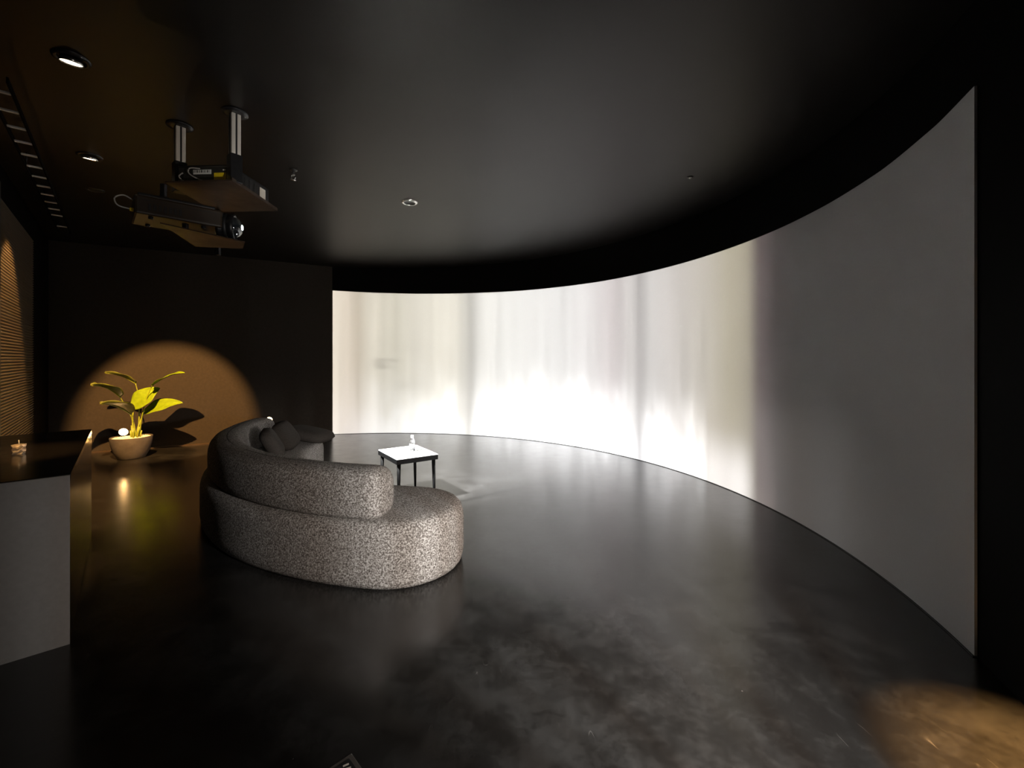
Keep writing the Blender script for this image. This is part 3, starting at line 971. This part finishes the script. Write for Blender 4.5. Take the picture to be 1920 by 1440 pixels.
def stalk(base, ctrl, end_local, r=0.011):
    o = Vector((-5.55, 6.38, 0))
    pts = [Vector(base) - o] + [Vector(c) - o for c in ctrl] + [end_local]
    obj('stalk', tube(curve_pts(pts, 6), [r * (1 - 0.45 * k / (6 * (len(pts) - 1))) for k in range(6 * (len(pts) - 1) + 1)], 8), M_STALK, pl, True)


B0 = (-5.475, 6.36, 0.30)
e = leaf((-5.475, 6.36, 1.085), (-5.67, 6.08, 1.285), 0.20, (0.60, -0.75, 0.14), 0.05, M_LEAF_SHADE)
stalk((-5.480, 6.40, 0.30), [(-5.455, 6.40, 0.62), (-5.46, 6.39, 0.90)], e, 0.009)
e = leaf((-5.52, 6.16, 0.905), (-5.50, 5.70, 1.145), 0.24, (0.60, -0.72, 0.30), 0.06, M_LEAF_SHADE)
stalk((-5.50, 6.40, 0.30), [(-5.505, 6.35, 0.55), (-5.52, 6.25, 0.76)], e, 0.009)
e = leaf((-5.445, 6.25, 0.650), (-5.42, 5.75, 0.900), 0.28, (0.60, -0.70, 0.42), 0.05, M_LEAF_SHADE)
stalk((-5.49, 6.36, 0.30), [(-5.485, 6.33, 0.47)], e, 0.009)
e = leaf((-5.165, 6.28, 1.065), (-4.745, 6.34, 1.285), 0.30, (-0.60, 0.785, -0.03), 0.05, M_LEAF, fold=0.05)
stalk((-5.455, 6.40, 0.30), [(-5.38, 6.36, 0.62), (-5.26, 6.31, 0.90)], e, 0.009)
e = leaf((-5.462, 6.31, 0.735), (-5.160, 6.42, 1.055), 0.29, (-0.75, 0.15, 0.60), 0.06, M_LEAF, fold=0.10)
stalk((-5.468, 6.33, 0.30), [(-5.475, 6.31, 0.50)], e, 0.012)
e = leaf((-5.43, 6.46, 0.650), (-4.92, 6.54, 0.835), 0.24, (-0.40, 0.55, 0.70), 0.07, M_LEAF, fold=0.10)
stalk((-5.445, 6.34, 0.30), [(-5.445, 6.37, 0.45), (-5.44, 6.42, 0.57)], e, 0.011)
for (bxx, byy), (txx, tyy, tz) in (((-5.50, 6.34), (-5.508, 6.33, 0.48)), ((-5.43, 6.33), (-5.385, 6.32, 0.46)), ((-5.42, 6.37), (-5.395, 6.37, 0.40)), ((-5.49, 6.31), (-5.50, 6.305, 0.41)), ((-5.455, 6.30), (-5.448, 6.29, 0.45))):
    o = Vector((-5.55, 6.38, 0))
    obj('cut_stalk', tube([Vector((bxx, byy, 0.30)) - o, Vector((txx, tyy, tz)) - o], [0.012, 0.009], 8), M_STALK, pl, True)


def accent_lamp(label, loc, foot_z, aim, watts, size, blend, head=0.045):
    """little spike lamp: thin pole, yoke, drum head with glowing lens"""
    x, y, z = loc
    t_ = thing('accent_lamp', label, 'lamp', (x, y, foot_z))
    h = z - foot_z
    obj('pole', tube([(0, 0, 0.0), (0, 0, h - head * 1.05)], 0.006, 8), M_BLACKMETAL, t_, True)
    obj('foot', lathe([(0, 0), (0.03, 0.0), (0.028, 0.006), (0.008, 0.012), (0, 0.012)], 20), M_BLACKMETAL, t_, True)
    d = (Vector(aim) - Vector(loc)).normalized()
    mtx = Matrix.Translation((0, 0, h)) @ d.to_track_quat('Z', 'Y').to_matrix().to_4x4()
    hd = obj('head', lathe([(0, -head * 1.2), (head * 0.55, -head * 1.15), (head * 0.95, -head * 0.3), (head, 0.0), (head * 0.92, 0.0), (0, -head * 0.1)], 24, None, mtx), M_BLACKMETAL, t_, True)
    obj('lens', lathe([(head * 0.92, 0.001), (head * 0.8, head * 0.22), (head * 0.4, head * 0.36), (0, head * 0.40)], 24, None, mtx), M_LAMPGLOW, hd, True)
    if watts:
        add_spot('accent_lamp_beam', Vector(loc) + d * (head * 0.6), aim, watts, WARM, size, blend, 0.02)


accent_lamp('glowing warm accent lamp at the rim of the plant pot', (-5.695, 6.41, 0.372), 0.302, (-5.20, 6.05, 0.66), 2.0, 150, 0.5, 0.058)
accent_lamp('glowing warm accent lamp peeking over the back of the sofa', (-3.57, 6.43, 0.545), 0.0, (-2.2, 4.2, 0.9), 0.0, 60, 0.5, 0.045)


# ================================================================ FLOOR PLATE AT THE BOTTOM EDGE
fp = thing('floor_socket_plate', 'dark metal floor plate with pale lettering, cut off by bottom edge', 'floor plate', (-0.586, 1.452, 0.0005), math.radians(45))
obj('rim', bx((0, 0, 0.004), (0.206, 0.206, 0.008), None, 0.002), M_PLATE, fp)
obj('lid', bx((0, 0, 0.0095), (0.174, 0.174, 0.003), None, 0.001), M_BLACKMETAL, fp)
rnd = random.Random(4)
for k in range(6):
    obj('print_mark', bx((0.066 - 0.0125 * 0 , 0.068 - k * 0.017, 0.0114), (0.020, 0.007, 0.0006), Matrix.Rotation(rnd.uniform(-.5, .5), 3, 'Z')), M_PRINT, fp)
